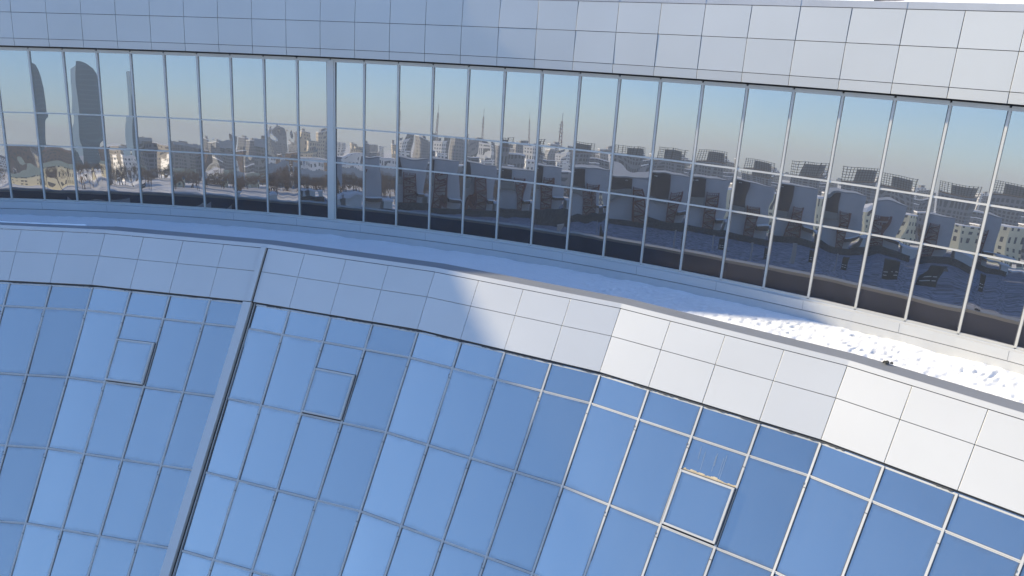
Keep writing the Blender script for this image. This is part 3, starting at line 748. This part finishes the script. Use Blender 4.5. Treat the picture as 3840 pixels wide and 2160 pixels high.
for k in range(13): p = Vector((c.x, c.y, zb))+cu*(-8+k*16/12); lt.bar(p, p+Vector((0, 0, 6.0)), cu, .28, cv, -.15, .15)
for k in range(6): p = Vector((c.x, c.y, zb+.3+k*1.1)); lt.bar(p-cu*8.4, p+cu*8.4, Vector((0, 0, 1)), .22, cv, .16, .4)
lt.bar(Vector((c.x, c.y, zb))+cu*2.0, Vector((c.x, c.y, zb+5))+cu*2.0, cu, 9.0, cv, -.5, -.2, 1)
LT = lt.build('roof_screen', [mat('dark steel lattice', (.06, .065, .075), .6), walls['slate']]); tag(LT, 'open dark steel lattice screen on top of the dark building', 'roof screen')
b = block(-51.8, 1.7, 265, -1.6, 'cream', OR, label='cream flats with balconies right of the grey building', depth=9, rz=.5)
block(-50.2, 1.6, 300, -1.3, 'grey', OR, label='grey block beside the cream flats', depth=9, rz=-.3)
block(-51.4, 2.4, 520, -.5, 'slate', OR, label='low slate block behind the cream flats', depth=12)
block(-72.5, 14, 175, 7.0, 'slate', OR, depth=14, rz=.12, label='tall dark slate block added left of the grey building to shade the podium', name='slate_block')  # unseen block, added to keep the sun off the podium gravel
# tower crane
cb = W(-48.8, 800, OM); C_ = empty('tower_crane', (cb.x, cb.y, GZ)); tag(C_, 'tall lattice mast with thin antenna sections above the skyline', 'mast')
def lattice(p0, p1, w, n):
    f = MB(); X = Vector((.75, -.66, 0)); Y = Vector((.66, .75, 0))
    for sx in (-1, 1):
        for sy in (-1, 1): f.bar(p0+X*sx*w/2+Y*sy*w/2, p1+X*sx*w/4+Y*sy*w/4, X, .35, Y, -.17, .17)
    for i in range(n):
        a, b_ = p0.lerp(p1, i/n), p0.lerp(p1, (i+1)/n); s = 1-.5*i/n
        for sy in (-1, 1): f.bar(a-X*w/2*s*(1 if i % 2 else -1)+Y*sy*w/2*s, b_+X*w/2*s*(1 if i % 2 else -1)+Y*sy*w/2*s, X, .25, Y, -.1, .1)
    return f
lattice(Vector((cb.x, cb.y, GZ)), Vector((cb.x, cb.y, 52)), 2.2, 14).build('mast', M_rust, C_)
f = MB(); f.bar((cb.x, cb.y, 52), (cb.x, cb.y, 60), Vector((.75, -.66, 0)), .4, Vector((.66, .75, 0)), -.2, .2)
for z in (41, 44.5, 48): f.bar((cb.x, cb.y, z), (cb.x, cb.y, z+.5), Vector((.75, -.66, 0)), 3.6, Vector((.66, .75, 0)), -1.4, 1.4)
f.build('antenna', M_cap, C_)
# fill of mid-distance blocks
rc = random.Random(33)
kinds = ['beige', 'grey', 'white', 'slate', 'brown', 'grey', 'white']
desc = {'beige': 'beige', 'grey': 'grey', 'white': 'white', 'slate': 'dark slate', 'brown': 'brown brick'}
for i in range(78):
    az = rc.uniform(-57, -29); D = rc.choice((rc.uniform(470, 700), rc.uniform(650, 1300)))
    el = rc.uniform(-1.3, -.35) if D < 700 else rc.uniform(-.75, .12)
    if -37 < az < -35 and D < 540: continue
    k = rc.choice(kinds)
    block(az, rc.uniform(.35, 1.1), D, el, k, OL if az > -46 else OM, rz=rc.uniform(-.7, .7), steps=rc.choice((0, 0, 1, -1)),
          roof=rc.choice((None, None, M_bluerf, M_tealrf)), label='%s flat roofed city building among the distant blocks' % desc[k], group='distant %s city buildings' % desc[k])
# bare trees
M_bark = mat('bare twigs', (.115, .085, .07), .9, 0, .3, .5)
M_barkred = mat('reddish twigs', (.12, .088, .074), .9, 0, .3, .5)
def tree_mesh(seed, h):
    r = random.Random(seed); tk = MB(); cr = MB()
    def limb(f, p, d, ln, w, dep):
        q = p+d*ln; x = d.orthogonal().normalized(); y = d.cross(x)
        f.hexa([p-x*w, p+y*w, p+x*w, p-y*w], [q-x*w*.6, q+y*w*.6, q+x*w*.6, q-y*w*.6])
        if dep == 0: return
        for _ in range(3 if dep < 3 else 4):
            e = (d+Vector((r.gauss(0, .55), r.gauss(0, .55), r.gauss(.12, .3)))).normalized()
            limb(cr, p.lerp(q, r.uniform(.55, 1)), e, ln*r.uniform(.55, .8), w*.55, dep-1)
    limb(tk, Vector((0, 0, 0)), Vector((r.gauss(0, .04), r.gauss(0, .04), 1)).normalized(), h*.34, h*.022, 5)
    return tk, cr
protos = []
for s in range(3):
    for mm, nm in ((M_bark, 'brown'), (M_barkred, 'reddish')):
        root = empty('bare_tree', (0, 0, 0)); tk, cr = tree_mesh(s+5, 9.0)
        a = tk.build('trunk', mm, root, recalc=False); b = cr.build('crown', mm, root, recalc=False)
        protos.append((root, a, b, nm))
used = set(); rt = random.Random(8)
spots = [(rt.uniform(-38.3, -31.5), rt.uniform(385, 425), OL, 0) for _ in range(24)]+[(rt.uniform(-43.5, -38.5), rt.uniform(300, 380), OL, 0) for _ in range(40)]+[(rt.uniform(-48, -42), rt.uniform(245, 320), OM, 1) for _ in range(46)]
for i, (az, D, O, red) in enumerate(spots):
    k = (i % 3)*2+red; root, a, b, nm = protos[k]; p = W(az, D, O)
    if k in used:
        r2 = root.copy(); COL.objects.link(r2)
        for ch in (a, b):
            c2 = ch.copy(); COL.objects.link(c2); c2.parent = r2
    else: r2 = root; used.add(k)
    r2.location = (p.x, p.y, GZ); r2.rotation_euler = (0, 0, rt.uniform(0, 6)); s = rt.uniform(.75, 1.15)*(.9 if red else 1); r2.scale = (s, s, s)
    tag(r2, 'bare leafless %s tree in the row %s' % (nm, 'behind the podium roof' if red else 'in front of the cream buildings'), 'tree', 'bare %s trees' % nm)

# ------------------------------------------------------------------ winter haze
hm = bpy.data.materials.new('haze'); hm.use_nodes = True; t = hm.node_tree; t.nodes.remove(t.nodes['Principled BSDF'])
pv = t.nodes.new('ShaderNodeVolumePrincipled'); pv.inputs['Color'].default_value = (.76, .87, 1, 1); pv.inputs['Density'].default_value = .00046; pv.inputs['Anisotropy'].default_value = .2
t.links.new(pv.outputs[0], t.nodes['Material Output'].inputs['Volume'])
f = MB(); f.box((0, 0), 6200, 6200, GZ-1.5, 84); o = f.build('haze', hm); tag(o, None, None, None, 'stuff')
